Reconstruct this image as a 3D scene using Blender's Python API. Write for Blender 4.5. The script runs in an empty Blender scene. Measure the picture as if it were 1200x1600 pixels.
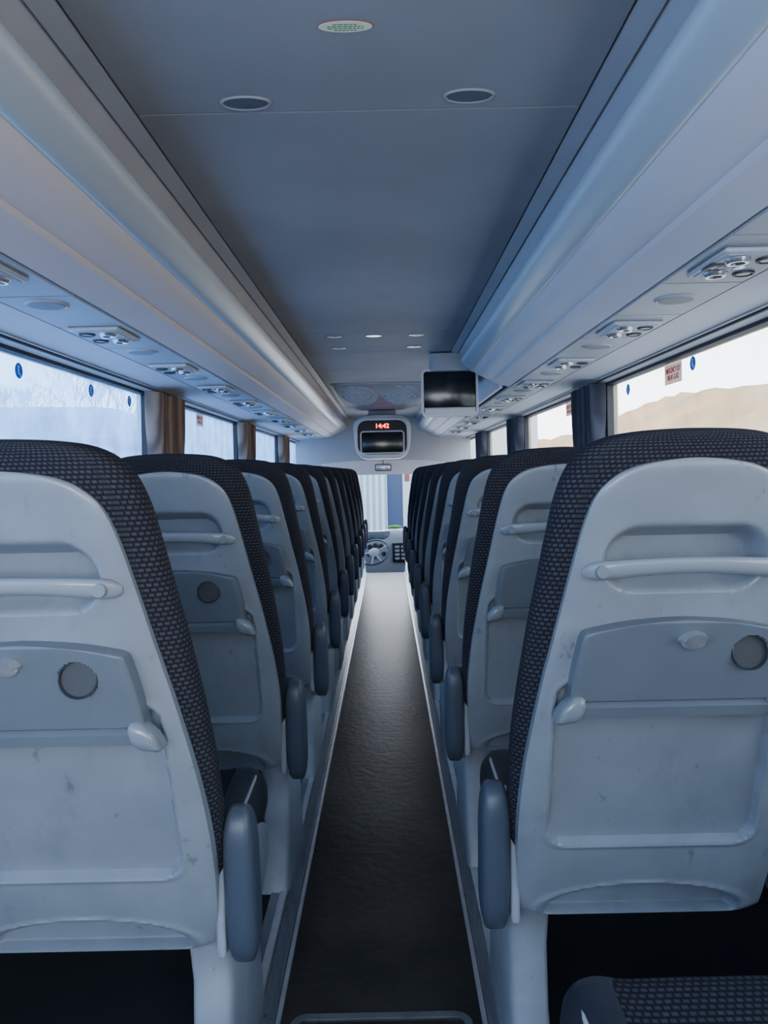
import bpy, bmesh, math, random
from mathutils import Vector, Matrix, noise
random.seed(4)
PI = math.pi
C = bpy.context.scene.collection
R = math.radians

# ------------------------------------------------------------------ materials
def mat(name, col, rough=0.5, metal=0.0, var=0.0, vscale=6.0, bump=0.0, bscale=200.0, spec=0.5, emit=None, es=0.0, col2=None, scuff=0.0):
    m = bpy.data.materials.new(name); m.use_nodes = True
    nt = m.node_tree; b = nt.nodes['Principled BSDF']
    b.inputs['Base Color'].default_value = (*col, 1)
    b.inputs['Roughness'].default_value = rough
    b.inputs['Metallic'].default_value = metal
    b.inputs['Specular IOR Level'].default_value = spec
    tc = nt.nodes.new('ShaderNodeTexCoord')
    last = None
    if var > 0 or col2:
        n = nt.nodes.new('ShaderNodeTexNoise'); n.inputs['Scale'].default_value = vscale; n.inputs['Detail'].default_value = 5
        nt.links.new(tc.outputs['Object'], n.inputs['Vector'])
        r = nt.nodes.new('ShaderNodeValToRGB')
        r.color_ramp.elements[0].position = 0.35; r.color_ramp.elements[1].position = 0.68
        c2 = col2 if col2 else tuple(min(1, c*(1+var)) for c in col)
        c1 = col if col2 else tuple(c*(1-var) for c in col)
        r.color_ramp.elements[0].color = (*c1, 1); r.color_ramp.elements[1].color = (*c2, 1)
        nt.links.new(n.outputs['Fac'], r.inputs['Fac']); nt.links.new(r.outputs['Color'], b.inputs['Base Color'])
        last = r.outputs['Color']
    if scuff > 0:                                    # worn marks, different on every copy
        oi = nt.nodes.new('ShaderNodeObjectInfo')
        mp = nt.nodes.new('ShaderNodeMapping'); mp.inputs['Scale'].default_value = (1.0, 1.0, 0.45)
        cx = nt.nodes.new('ShaderNodeCombineXYZ'); mu = nt.nodes.new('ShaderNodeMath'); mu.operation = 'MULTIPLY'; mu.inputs[1].default_value = 40
        nt.links.new(oi.outputs['Random'], mu.inputs[0]); nt.links.new(mu.outputs[0], cx.inputs[0])
        nt.links.new(tc.outputs['Object'], mp.inputs['Vector']); nt.links.new(cx.outputs[0], mp.inputs['Location'])
        prev = last
        for sc_, lo, hi, st_, dt in ((9, 0.56, 0.70, scuff*0.5, 8), (34, 0.63, 0.69, scuff, 10)):
            n3 = nt.nodes.new('ShaderNodeTexNoise'); n3.inputs['Scale'].default_value = sc_; n3.inputs['Detail'].default_value = dt; n3.inputs['Roughness'].default_value = 0.68
            nt.links.new(mp.outputs[0], n3.inputs['Vector'])
            r3 = nt.nodes.new('ShaderNodeValToRGB'); r3.color_ramp.elements[0].position = lo; r3.color_ramp.elements[1].position = hi
            r3.color_ramp.elements[0].color = (1, 1, 1, 1); r3.color_ramp.elements[1].color = (1-st_, 1-st_, 1-st_, 1)
            nt.links.new(n3.outputs['Fac'], r3.inputs['Fac'])
            mx = nt.nodes.new('ShaderNodeMix'); mx.data_type = 'RGBA'; mx.blend_type = 'MULTIPLY'; mx.inputs[0].default_value = 1
            nt.links.new(prev, mx.inputs[6]); nt.links.new(r3.outputs['Color'], mx.inputs[7]); prev = mx.outputs[2]
        nt.links.new(prev, b.inputs['Base Color'])
    if bump > 0:
        n2 = nt.nodes.new('ShaderNodeTexNoise'); n2.inputs['Scale'].default_value = bscale
        nt.links.new(tc.outputs['Object'], n2.inputs['Vector'])
        bp = nt.nodes.new('ShaderNodeBump'); bp.inputs['Strength'].default_value = bump; bp.inputs['Distance'].default_value = 0.002
        nt.links.new(n2.outputs['Fac'], bp.inputs['Height']); nt.links.new(bp.outputs['Normal'], b.inputs['Normal'])
    if emit:
        b.inputs['Emission Color'].default_value = (*emit, 1); b.inputs['Emission Strength'].default_value = es
    return m

def film_mat(name, col):                              # thin vinyl sticker that lets daylight through
    m = bpy.data.materials.new(name); m.use_nodes = True
    nt = m.node_tree
    for n in list(nt.nodes): nt.nodes.remove(n)
    out = nt.nodes.new('ShaderNodeOutputMaterial'); d = nt.nodes.new('ShaderNodeBsdfDiffuse'); t = nt.nodes.new('ShaderNodeBsdfTranslucent'); mx = nt.nodes.new('ShaderNodeMixShader')
    d.inputs['Color'].default_value = (*col, 1); t.inputs['Color'].default_value = (*col, 1); mx.inputs[0].default_value = 0.22
    nt.links.new(d.outputs[0], mx.inputs[1]); nt.links.new(t.outputs[0], mx.inputs[2]); nt.links.new(mx.outputs[0], out.inputs['Surface'])
    return m

def fabric_mat():
    m = bpy.data.materials.new('dotted_fabric'); m.use_nodes = True
    nt = m.node_tree; b = nt.nodes['Principled BSDF']; b.inputs['Roughness'].default_value = 0.85
    b.inputs['Specular IOR Level'].default_value = 0.12
    uv = nt.nodes.new('ShaderNodeUVMap')
    br = nt.nodes.new('ShaderNodeTexBrick')
    br.inputs['Scale'].default_value = 1.0
    br.inputs['Brick Width'].default_value = 0.0115; br.inputs['Row Height'].default_value = 0.0080
    br.inputs['Mortar Size'].default_value = 0.0040; br.inputs['Mortar Smooth'].default_value = 1.0
    br.inputs['Color1'].default_value = (0.056, 0.058, 0.074, 1); br.inputs['Color2'].default_value = (0.042, 0.044, 0.058, 1)
    br.inputs['Mortar'].default_value = (0.007, 0.0075, 0.0115, 1)
    nt.links.new(uv.outputs['UV'], br.inputs['Vector'])
    nt.links.new(br.outputs['Color'], b.inputs['Base Color'])
    return m

def glass_mat(name, haze, hcol, tint, gloss=0.07):
    m = bpy.data.materials.new(name); m.use_nodes = True
    nt = m.node_tree
    for n in list(nt.nodes): nt.nodes.remove(n)
    out = nt.nodes.new('ShaderNodeOutputMaterial')
    tr = nt.nodes.new('ShaderNodeBsdfTransparent'); tr.inputs['Color'].default_value = (*tint, 1)
    gl = nt.nodes.new('ShaderNodeBsdfGlossy'); gl.inputs['Roughness'].default_value = 0.03
    mx = nt.nodes.new('ShaderNodeMixShader'); mx.inputs[0].default_value = gloss
    nt.links.new(tr.outputs[0], mx.inputs[1]); nt.links.new(gl.outputs[0], mx.inputs[2])
    tl = nt.nodes.new('ShaderNodeBsdfTranslucent'); tl.inputs['Color'].default_value = (*hcol, 1)
    mx2 = nt.nodes.new('ShaderNodeMixShader')
    tc = nt.nodes.new('ShaderNodeTexCoord')
    n = nt.nodes.new('ShaderNodeTexNoise'); n.inputs['Scale'].default_value = 5; n.inputs['Detail'].default_value = 6
    nt.links.new(tc.outputs['Object'], n.inputs['Vector'])
    mp = nt.nodes.new('ShaderNodeMapRange'); mp.inputs[1].default_value = 0.3; mp.inputs[2].default_value = 0.75
    mp.inputs[3].default_value = haze*0.55; mp.inputs[4].default_value = haze*1.45
    nt.links.new(n.outputs['Fac'], mp.inputs[0]); nt.links.new(mp.outputs[0], mx2.inputs[0])
    nt.links.new(mx.outputs[0], mx2.inputs[1]); nt.links.new(tl.outputs[0], mx2.inputs[2])
    nt.links.new(mx2.outputs[0], out.inputs['Surface'])
    return m

def wave_mat(name, c1, c2, scale, rough, direction='X', dist=0.0):
    m = bpy.data.materials.new(name); m.use_nodes = True
    nt = m.node_tree; b = nt.nodes['Principled BSDF']; b.inputs['Roughness'].default_value = rough
    tc = nt.nodes.new('ShaderNodeTexCoord'); w = nt.nodes.new('ShaderNodeTexWave')
    w.bands_direction = direction; w.inputs['Scale'].default_value = scale; w.inputs['Distortion'].default_value = dist
    nt.links.new(tc.outputs['Object'], w.inputs['Vector'])
    r = nt.nodes.new('ShaderNodeValToRGB'); r.color_ramp.elements[0].color = (*c1, 1); r.color_ramp.elements[1].color = (*c2, 1)
    nt.links.new(w.outputs['Fac'], r.inputs['Fac']); nt.links.new(r.outputs['Color'], b.inputs['Base Color'])
    return m

def grille_mat():
    m = bpy.data.materials.new('slotted_grille'); m.use_nodes = True
    nt = m.node_tree; b = nt.nodes['Principled BSDF']; b.inputs['Roughness'].default_value = 0.85; b.inputs['Specular IOR Level'].default_value = 0.1
    tc = nt.nodes.new('ShaderNodeTexCoord'); v = nt.nodes.new('ShaderNodeTexWave'); v.wave_type = 'RINGS'; v.rings_direction = 'SPHERICAL'
    v.inputs['Scale'].default_value = 6; v.inputs['Distortion'].default_value = 5.0; v.inputs['Detail Scale'].default_value = 3
    nt.links.new(tc.outputs['Object'], v.inputs['Vector'])
    r = nt.nodes.new('ShaderNodeValToRGB'); r.color_ramp.elements[0].position = 0.15; r.color_ramp.elements[1].position = 0.6
    r.color_ramp.elements[0].color = (0.24, 0.25, 0.27, 1); r.color_ramp.elements[1].color = (0.58, 0.59, 0.62, 1)
    nt.links.new(v.outputs['Fac'], r.inputs['Fac']); nt.links.new(r.outputs['Color'], b.inputs['Base Color'])
    return m

M = dict(
    shell=mat('grey_moulded_plastic', (0.195, 0.225, 0.264), 0.30, var=0.09, vscale=9, bump=0.08, bscale=350, scuff=0.36),
    tray=mat('tray_plastic', (0.108, 0.130, 0.157), 0.30, var=0.05, vscale=12, bump=0.08, bscale=400),
    handle=mat('handle_plastic', (0.215, 0.246, 0.285), 0.20),
    hinge=mat('hinge_plastic', (0.165, 0.194, 0.228), 0.20),
    cup=mat('cup_recess_grey', (0.030, 0.036, 0.045), 0.5),
    fabric=fabric_mat(),
    leather=mat('dark_leather', (0.020, 0.023, 0.032), 0.36, var=0.2, bump=0.3, bscale=300),
    piping=mat('pale_piping', (0.42, 0.43, 0.45), 0.5),
    arm=mat('armrest_bluegrey', (0.052, 0.068, 0.096), 0.40, bump=0.25, bscale=500),
    side=mat('side_cover_plastic', (0.28, 0.315, 0.36), 0.36, var=0.12, vscale=14, scuff=0.4),
    leg=mat('seat_leg_grey', (0.29, 0.325, 0.37), 0.42, var=0.12, vscale=10, scuff=0.45),
    dark=mat('black_plastic', (0.012, 0.012, 0.015), 0.5),
    rubber=mat('black_rubber', (0.02, 0.02, 0.025), 0.6),
    floor=mat('aisle_vinyl', (0.015, 0.018, 0.019), 0.38, vscale=2.2, bump=0.8, bscale=30, col2=(0.066, 0.059, 0.048), scuff=0.45),
    plat=mat('platform_vinyl', (0.012, 0.014, 0.017), 0.7, var=0.2),
    alu=mat('aluminium_trim', (0.36, 0.39, 0.43), 0.33, metal=0.75, var=0.15, vscale=12, scuff=0.5),
    edge=mat('bright_edge_strip', (0.68, 0.71, 0.74), 0.28, metal=0.6, var=0.1, vscale=18),
    alud=mat('ribbed_riser', (0.25, 0.27, 0.30), 0.45, metal=0.3, var=0.15, vscale=15),
    ceil=mat('ceiling_panel', (0.278, 0.280, 0.294), 0.62, var=0.12, vscale=1.6, bump=0.1, bscale=300, spec=0.35),
    cove=mat('cove_panel', (0.35, 0.362, 0.392), 0.50, var=0.04),
    rack=mat('rack_moulding', (0.74, 0.72, 0.76), 0.55, var=0.02, vscale=3, spec=0.35),
    rail=mat('satin_rack_rail', (0.52, 0.60, 0.66), 0.34, metal=0.10),
    strip=mat('service_strip', (0.40, 0.43, 0.48), 0.5, var=0.05),
    wall=mat('side_wall', (0.42, 0.45, 0.50), 0.6, var=0.04),
    header=mat('window_header', (0.58, 0.585, 0.63), 0.6, var=0.03),
    front=mat('front_bulkhead', (0.44, 0.45, 0.48), 0.6, var=0.03),
    console=mat('console_plastic', (0.50, 0.52, 0.57), 0.4),
    lightgrey=mat('pod_light_grey', (0.60, 0.62, 0.66), 0.35),
    chrome=mat('nozzle_silver', (0.6, 0.62, 0.65), 0.25, metal=0.8),
    lampon=mat('lamp_lit', (0.9, 0.95, 0.9), 0.3, emit=(0.9, 1.0, 0.92), es=1.3),
    lampoff=mat('lamp_glass', (0.11, 0.12, 0.14), 0.25),
    screen=mat('dark_screen', (0.008, 0.012, 0.014), 0.16),
    tvframe=mat('tv_frame', (0.50, 0.52, 0.56), 0.4),
    led=mat('red_led', (0.9, 0.02, 0.01), 0.4, emit=(1.0, 0.05, 0.03), es=9.0),
    brown=wave_mat('brown_curtain_fold_shade', (0.125, 0.088, 0.068), (0.30, 0.225, 0.175), 9, 0.95, 'Y', 1.5),  # darker bands paint the shade of the folds into the cloth
    curtain_backlit=wave_mat('backlit_curtain_fold_shade', (0.022, 0.026, 0.040), (0.062, 0.068, 0.095), 9, 0.95, 'Y', 1.5),  # backlight darkening and fold shade are both put into the colour
    blue=film_mat('sticker_blue', (0.01, 0.10, 0.38)),
    white=mat('sticker_white', (0.8, 0.8, 0.8), 0.5),
    panelw=mat('panel_white', (0.35, 0.36, 0.38), 0.6),
    red=mat('sticker_red', (0.5, 0.03, 0.02), 0.5),
    redfilm=film_mat('sticker_red_film', (0.42, 0.04, 0.03)),
    brick=mat('brick_red', (0.16, 0.05, 0.04), 0.8),
    pinkw=film_mat('sticker_pale', (0.88, 0.62, 0.50)),
    greenw=mat('sticker_mint', (0.80, 0.84, 0.62), 0.5),
    greent=mat('sticker_green', (0.08, 0.22, 0.09), 0.5),
    dash=mat('dashboard_grey', (0.36, 0.39, 0.43), 0.5),
    hiviz=mat('lime_cloth', (0.15, 0.42, 0.06), 0.8),
    glassL=glass_mat('misted_glass', 0.55, (0.28, 0.50, 0.90), (0.42, 0.64, 0.92), 0.24),
    glassR=glass_mat('hill_haze_glass', 0.22, (1.0, 0.84, 0.60), (0.96, 0.96, 0.96)),  # soft golden haze over the hill view, put into the pane's colour
    grille=grille_mat(),
    asphalt=mat('concrete_yard', (0.36, 0.36, 0.37), 0.9, var=0.2),
    clad=wave_mat('corrugated_cladding', (0.16, 0.22, 0.25), (0.36, 0.44, 0.47), 1.6, 0.6),
    bluedoor=mat('blue_door', (0.015, 0.03, 0.075), 0.5),
    coachw=mat('coach_paint_blue', (0.09, 0.12, 0.17), 0.3),
    coachg=mat('coach_glass', (0.01, 0.015, 0.025), 0.1),
    bark=mat('bark', (0.16, 0.18, 0.21), 0.9),
    hill=mat('dry_hill', (0.42, 0.155, 0.018), 1.0, vscale=0.14, col2=(0.15, 0.10, 0.022)),
)

# ------------------------------------------------------------------ mesh helpers
class MB:
    def __init__(s): s.v = []; s.f = []; s.uv = []; s.mi = []
    def add(s, verts, faces, uvs=None, mi=0):
        o = len(s.v); s.v += [tuple(v) for v in verts]
        for i, f in enumerate(faces):
            s.f.append([a+o for a in f]); s.uv.append(uvs[i] if uvs else None)
            s.mi.append(mi[i] if isinstance(mi, list) else mi)
        return s
    def bmadd(s, bm, mtx=None, mi=0):
        if mtx: bmesh.ops.transform(bm, matrix=mtx, verts=bm.verts)
        bm.verts.ensure_lookup_table(); bm.verts.index_update()
        s.add([v.co[:] for v in bm.verts], [[v.index for v in f.verts] for f in bm.faces], None, mi); bm.free(); return s
    def rbox(s, x0, x1, y0, y1, z0, z1, r=0.005, seg=2, rot=None, mi=0):
        bm = bmesh.new(); bmesh.ops.create_cube(bm, size=1)
        bmesh.ops.scale(bm, vec=(abs(x1-x0), abs(y1-y0), abs(z1-z0)), verts=bm.verts)
        if r > 0: bmesh.ops.bevel(bm, geom=list(bm.edges), offset=r, segments=seg, profile=0.5, affect='EDGES')
        if rot: bmesh.ops.transform(bm, matrix=rot, verts=bm.verts)
        bmesh.ops.translate(bm, vec=((x0+x1)/2, (y0+y1)/2, (z0+z1)/2), verts=bm.verts)
        return s.bmadd(bm, None, mi)
    def prism(s, prof, y0, y1):
        n = len(prof)
        v = [(p[0], y0, p[1]) for p in prof]+[(p[0], y1, p[1]) for p in prof]
        f = [[i, (i+1) % n, n+(i+1) % n, n+i] for i in range(n)]+[list(range(n))[::-1], list(range(n, 2*n))]
        return s.add(v, f)
    def tube(s, pts, rad, n=12, cap=True, sq=1.0):
        rings = []
        P = [Vector(p) for p in pts]
        for i, p in enumerate(P):
            t = (P[min(i+1, len(P)-1)]-P[max(i-1, 0)]).normalized()
            up = Vector((0, 0, 1)) if abs(t.z) < 0.9 else Vector((0, 1, 0))
            a = t.cross(up).normalized(); b = a.cross(t).normalized()
            r = rad[i] if isinstance(rad, (list, tuple)) else rad
            rings.append([tuple(p+a*math.cos(2*PI*k/n)*r+b*math.sin(2*PI*k/n)*r*sq) for k in range(n)])
        return s.loft(rings)
    def loft(s, rings, caps=True, mi_fn=None):
        n = len(rings[0]); v = [p for r in rings for p in r]; f = []; uv = []; mis = []
        arc = [0]
        big = max(rings, key=lambda r: sum((Vector(r[k])-Vector(r[(k+1) % n])).length for k in range(n)))
        for k in range(n): arc.append(arc[-1]+(Vector(big[k])-Vector(big[(k+1) % n])).length)
        hs = [0]
        for i in range(1, len(rings)): hs.append(hs[-1]+(Vector(rings[i][0])-Vector(rings[i-1][0])).length)
        for i in range(len(rings)-1):
            for k in range(n):
                k2 = (k+1) % n
                f.append([i*n+k, i*n+k2, (i+1)*n+k2, (i+1)*n+k])
                uv.append([(arc[k], hs[i]), (arc[k+1], hs[i]), (arc[k+1], hs[i+1]), (arc[k], hs[i+1])])
                if mi_fn: mis.append(mi_fn([v[a] for a in f[-1]]))
        if caps:
            f.append(list(range(n))[::-1]); uv.append(None); f.append([(len(rings)-1)*n+k for k in range(n)]); uv.append(None)
            if mi_fn: mis += [0, 0]
        return s.add(v, f, uv, mis if mi_fn else 0)
    def lathe(s, prof, c, axis='Z', n=28, sx=1, sy=1):
        rings = []
        for r, h in prof:
            ring = []
            for k in range(n):
                a = 2*PI*k/n; x = r*math.cos(a)*sx; y = r*math.sin(a)*sy
                if axis == 'Z': p = (c[0]+x, c[1]+y, c[2]+h)
                elif axis == 'Y': p = (c[0]+x, c[1]+h, c[2]+y)
                else: p = (c[0]+h, c[1]+x, c[2]+y)
                ring.append(p)
            rings.append(ring)
        return s.loft(rings)
    def build(s, name, m, parent=None, loc=(0, 0, 0), smooth=35, mats=None):
        me = bpy.data.meshes.new(name); me.from_pydata(s.v, [], s.f)
        ul = me.uv_layers.new(name='UVMap')
        for p in me.polygons:
            u = s.uv[p.index]
            for j, li in enumerate(p.loop_indices):
                co = me.vertices[me.loops[li].vertex_index].co
                ul.data[li].uv = u[j] if u else (co.x, co.z+co.y)
            p.material_index = s.mi[p.index]
        bm = bmesh.new(); bm.from_mesh(me); bmesh.ops.recalc_face_normals(bm, faces=bm.faces); bm.to_mesh(me); bm.free()
        me.shade_smooth(); me.set_sharp_from_angle(angle=R(smooth))
        for mm in (mats or [m]): me.materials.append(mm)
        o = bpy.data.objects.new(name, me); C.objects.link(o); o.location = loc
        if parent: o.parent = parent
        return o

def tag(o, label=None, cat=None, group=None, kind=None):
    if label: o['label'] = label
    if cat: o['category'] = cat
    if group: o['group'] = group
    if kind: o['kind'] = kind
    return o
def empty(name, loc, label, cat, group=None, rot=(0, 0, 0)):
    o = bpy.data.objects.new(name, None); C.objects.link(o); o.location = loc; o.rotation_euler = rot; o.empty_display_size = 0.1
    return tag(o, label, cat, group)
def struct(mb, name, m, **k):
    return tag(mb.build(name, m, **k), kind='structure')
def copy_tree(o, parent=None):
    c = o.copy(); C.objects.link(c)
    if parent: c.parent = parent
    for ch in list(o.children): copy_tree(ch, c)
    return c
def text_obj(body, size, m, name='lettering', parent=None, mtx=None, bold=0.0):
    cu = bpy.data.curves.new(name, 'FONT'); cu.body = body; cu.size = size; cu.align_x = 'CENTER'; cu.align_y = 'CENTER'
    cu.extrude = 0.0004; cu.offset = bold; cu.space_line = 0.9
    t = bpy.data.objects.new(name, cu); C.objects.link(t)
    dg = bpy.context.evaluated_depsgraph_get(); dg.update()
    me = bpy.data.meshes.new_from_object(t.evaluated_get(dg)); bpy.data.objects.remove(t); bpy.data.curves.remove(cu)
    me.materials.clear(); me.materials.append(m)
    if mtx: me.transform(mtx)
    o = bpy.data.objects.new(name, me); C.objects.link(o)
    if parent: o.parent = parent
    return o
def catmull(P, n):
    out = []
    for i in range(len(P)-1):
        p0 = P[max(i-1, 0)]; p1 = P[i]; p2 = P[i+1]; p3 = P[min(i+2, len(P)-1)]
        for k in range(n):
            t = k/n
            out.append(tuple(0.5*((2*b)+(-a+c)*t+(2*a-5*b+4*c-d)*t*t+(-a+3*b-3*c+d)*t**3) for a, b, c, d in zip(p0, p1, p2, p3)))
    out.append(P[-1]); return out
def dens(cv, step):
    L = [0]
    for a, b in zip(cv, cv[1:]): L.append(L[-1]+math.hypot(b[0]-a[0], b[1]-a[1]))
    n = int(L[-1]/step); out = []; j = 0
    for i in range(n+1):
        t = L[-1]*i/n
        while j < len(L)-2 and L[j+1] < t: j += 1
        u = (t-L[j])/max(1e-9, L[j+1]-L[j]); out.append(tuple(a+(b-a)*u for a, b in zip(cv[j], cv[j+1])))
    return out
def sst(a, b, x):
    t = max(0, min(1, (x-a)/(b-a))); return t*t*(3-2*t)
def sdrr(x, z, cx, cz, hx, hz, r):
    qx = abs(x-cx)-hx+r; qz = abs(z-cz)-hz+r
    return math.hypot(max(qx, 0), max(qz, 0))+min(max(qx, qz), 0)-r
def sgp(v, e): return math.copysign(abs(v)**e, v)
def interp(tab, z):
    if z <= tab[0][0]: return tab[0][1]
    for (a, b), (c, d) in zip(tab, tab[1:]):
        if z <= c: return b+(d-b)*(z-a)/max(1e-9, c-a)
    return 0.0

# ------------------------------------------------------------------ seats
SL = 0.36
def yb(z): return -SL*(z-0.51)
def hgrid(curve, n, yf, th):
    mb = MB(); rows = len(curve); V = []
    for (z, hw) in curve:
        for j in range(n):
            s_ = -1+2*j/(n-1); s_ = math.sin(s_*PI/2)*0.35+s_*0.65
            x = max(hw, 0)*s_
            V.append((x, yf(x, z, s_), z))
    F = [[i*n+j, i*n+j+1, (i+1)*n+j+1, (i+1)*n+j] for i in range(rows-1) for j in range(n-1)]
    border = list(range(n))+[i*n+n-1 for i in range(1, rows)]+[i*n for i in range(rows-1, 0, -1)]
    base = len(V)
    for b in border: V.append((V[b][0], yb(V[b][2])+th, V[b][2]))
    m = len(border)
    for k in range(m): F.append([border[k], border[(k+1) % m], base+(k+1) % m, base+k])
    return mb.add(V, F)

shell_tab = [(0.500, 0.192), (0.508, 0.208), (0.53, 0.217), (0.67, 0.225), (0.806, 0.219), (0.945, 0.201), (1.054, 0.182), (1.156, 0.164),
             (1.220, 0.151), (1.262, 0.136), (1.287, 0.113), (1.302, 0.083), (1.309, 0.047), (1.3115, 0.018), (1.312, 0.0)]
shell_curve = dens(catmull(shell_tab, 12), 0.0046)
def shell_y(x, z, s_):
    y = yb(z)-0.002+0.008*abs(s_)**14
    if z > 1.285: y += 0.008*((z-1.285)/0.027)**3
    y += 0.016*(1-sst(-0.001, 0.004, sdrr(x, z, 0, 0.81, 0.173, 0.152, 0.030)))
    d = abs(sdrr(x, z, 0, 0.81, 0.183, 0.162, 0.040)); y -= 0.003*(1-sst(0, 0.006, d))
    sd = sdrr(x, z, 0, 1.163, 0.122, 0.052, 0.050)
    y += 0.050*(1-sst(-0.020, 0.002, sd))*(0.45+0.55*sst(1.11, 1.17, z))
    e = math.hypot(x/0.180, (z-0.510)/0.056)
    y += 0.028*(1-sst(0.87, 0.97, e))*sst(0.500, 0.506, z)
    y -= 0.003*(1-sst(0.0, 0.08, abs(e-1.05)))*sst(0.50, 0.512, z)
    return y
cush_tab = [(0.56, 0.222), (0.60, 0.232), (0.69, 0.236), (0.86, 0.234), (1.03, 0.218), (1.14, 0.203), (1.215, 0.192), (1.265, 0.183),
            (1.305, 0.168), (1.330, 0.146), (1.345, 0.115), (1.352, 0.075), (1.355, 0.012)]
cush_curve = dens(catmull(cush_tab, 8), 0.012)
def make_back_cushion():
    rings = []
    for z, hw in cush_curve:
        dep = 0.106*min(1, (max(hw, 0.001)/0.12)**0.45); yc = yb(z)+0.008+0.106/2; n = 60; ring = []
        sh = interp(shell_tab, z)-0.022 if z < 1.285 else 0
        for k in range(n):
            a = 2*PI*k/n; x = hw*sgp(math.cos(a), 0.55); y = yc+dep/2*sgp(math.sin(a), 0.62)
            if math.sin(a) < 0 and abs(x) < sh: y = max(y, yb(z)+0.078)
            ring.append((x, y, z))
        rings.append(ring)
    return MB().loft(rings)
def make_seat_cushion():
    rings = []
    ys = [0.075, 0.08, 0.10, 0.2, 0.3, 0.4, 0.44, 0.47, 0.488, 0.498, 0.503]
    sc = [0.80, 0.93, 1, 1, 1, 1, 0.985, 0.93, 0.83, 0.68, 0.45]
    for y, k_ in zip(ys, sc):
        hw = 0.232*(0.6+0.4*k_) if k_ < 1 else 0.232; n = 56; ring = []
        for k in range(n):
            a = 2*PI*k/n; x = hw*sgp(math.cos(a), 0.45); z = 0.552+0.055*k_*sgp(math.sin(a), 0.6)+0.03*(y-0.1)
            if math.sin(a) > 0: z += 0.014*(sst(0.12, 0.18, abs(x))-1.1*sst(0.19, 0.232, abs(x)))*k_
            ring.append((x, y, z))
        rings.append(ring)
    mb = MB(); mb.loft(rings, mi_fn=lambda q: 1 if abs(sum(p[0] for p in q)/4) > 0.152 or sum(p[2] for p in q)/4 < 0.53 else 0)
    for i, f in enumerate(mb.f): mb.uv[i] = [(mb.v[a][0], mb.v[a][1]+mb.v[a][2]*0.6) for a in f]
    return mb
def make_armrest():
    rings = []; N = 26
    for i in range(N+1):
        t = -1+2*i/N; t = math.sin(t*PI/2)
        k_ = max(0.10, math.sqrt(max(0.0, 1-abs(t)**5))); z = 0.603+0.142*t; yc = 0.015-(z-0.6)*0.14; n = 28
        rings.append([((0.027*(0.3+0.7*k_))*sgp(math.cos(2*PI*k/n), 0.55), yc+0.042*k_*sgp(math.sin(2*PI*k/n), 0.5), z) for k in range(n)])
    return MB().loft(rings)

tray_curve = dens(catmull([(0.916, 0.152), (0.920, 0.162), (0.942, 0.163), (0.99, 0.1585), (1.03, 0.1525), (1.046, 0.149), (1.054, 0.143), (1.060, 0.120), (1.067, 0.082), (1.071, 0.04), (1.073, 0.0)], 8), 0.0034)
def make_tray(cup_x):
    def ty(x, z, s_):
        y = yb(z)-0.036
        y += 0.006*abs(s_)**34+0.004*max(0, (z-1.064)/0.009)**3
        y -= 0.006*(1-sst(-0.0015, 0.0015, z-0.935))
        y += 0.005*(1-sst(0.0, 0.0035, abs(z-0.939)))
        d = math.hypot(x-cup_x, z-1.020); y += 0.024*(1-sst(0.0225, 0.0262, d))
        return y
    return hgrid(tray_curve, 91, ty, 0.004)

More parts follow.
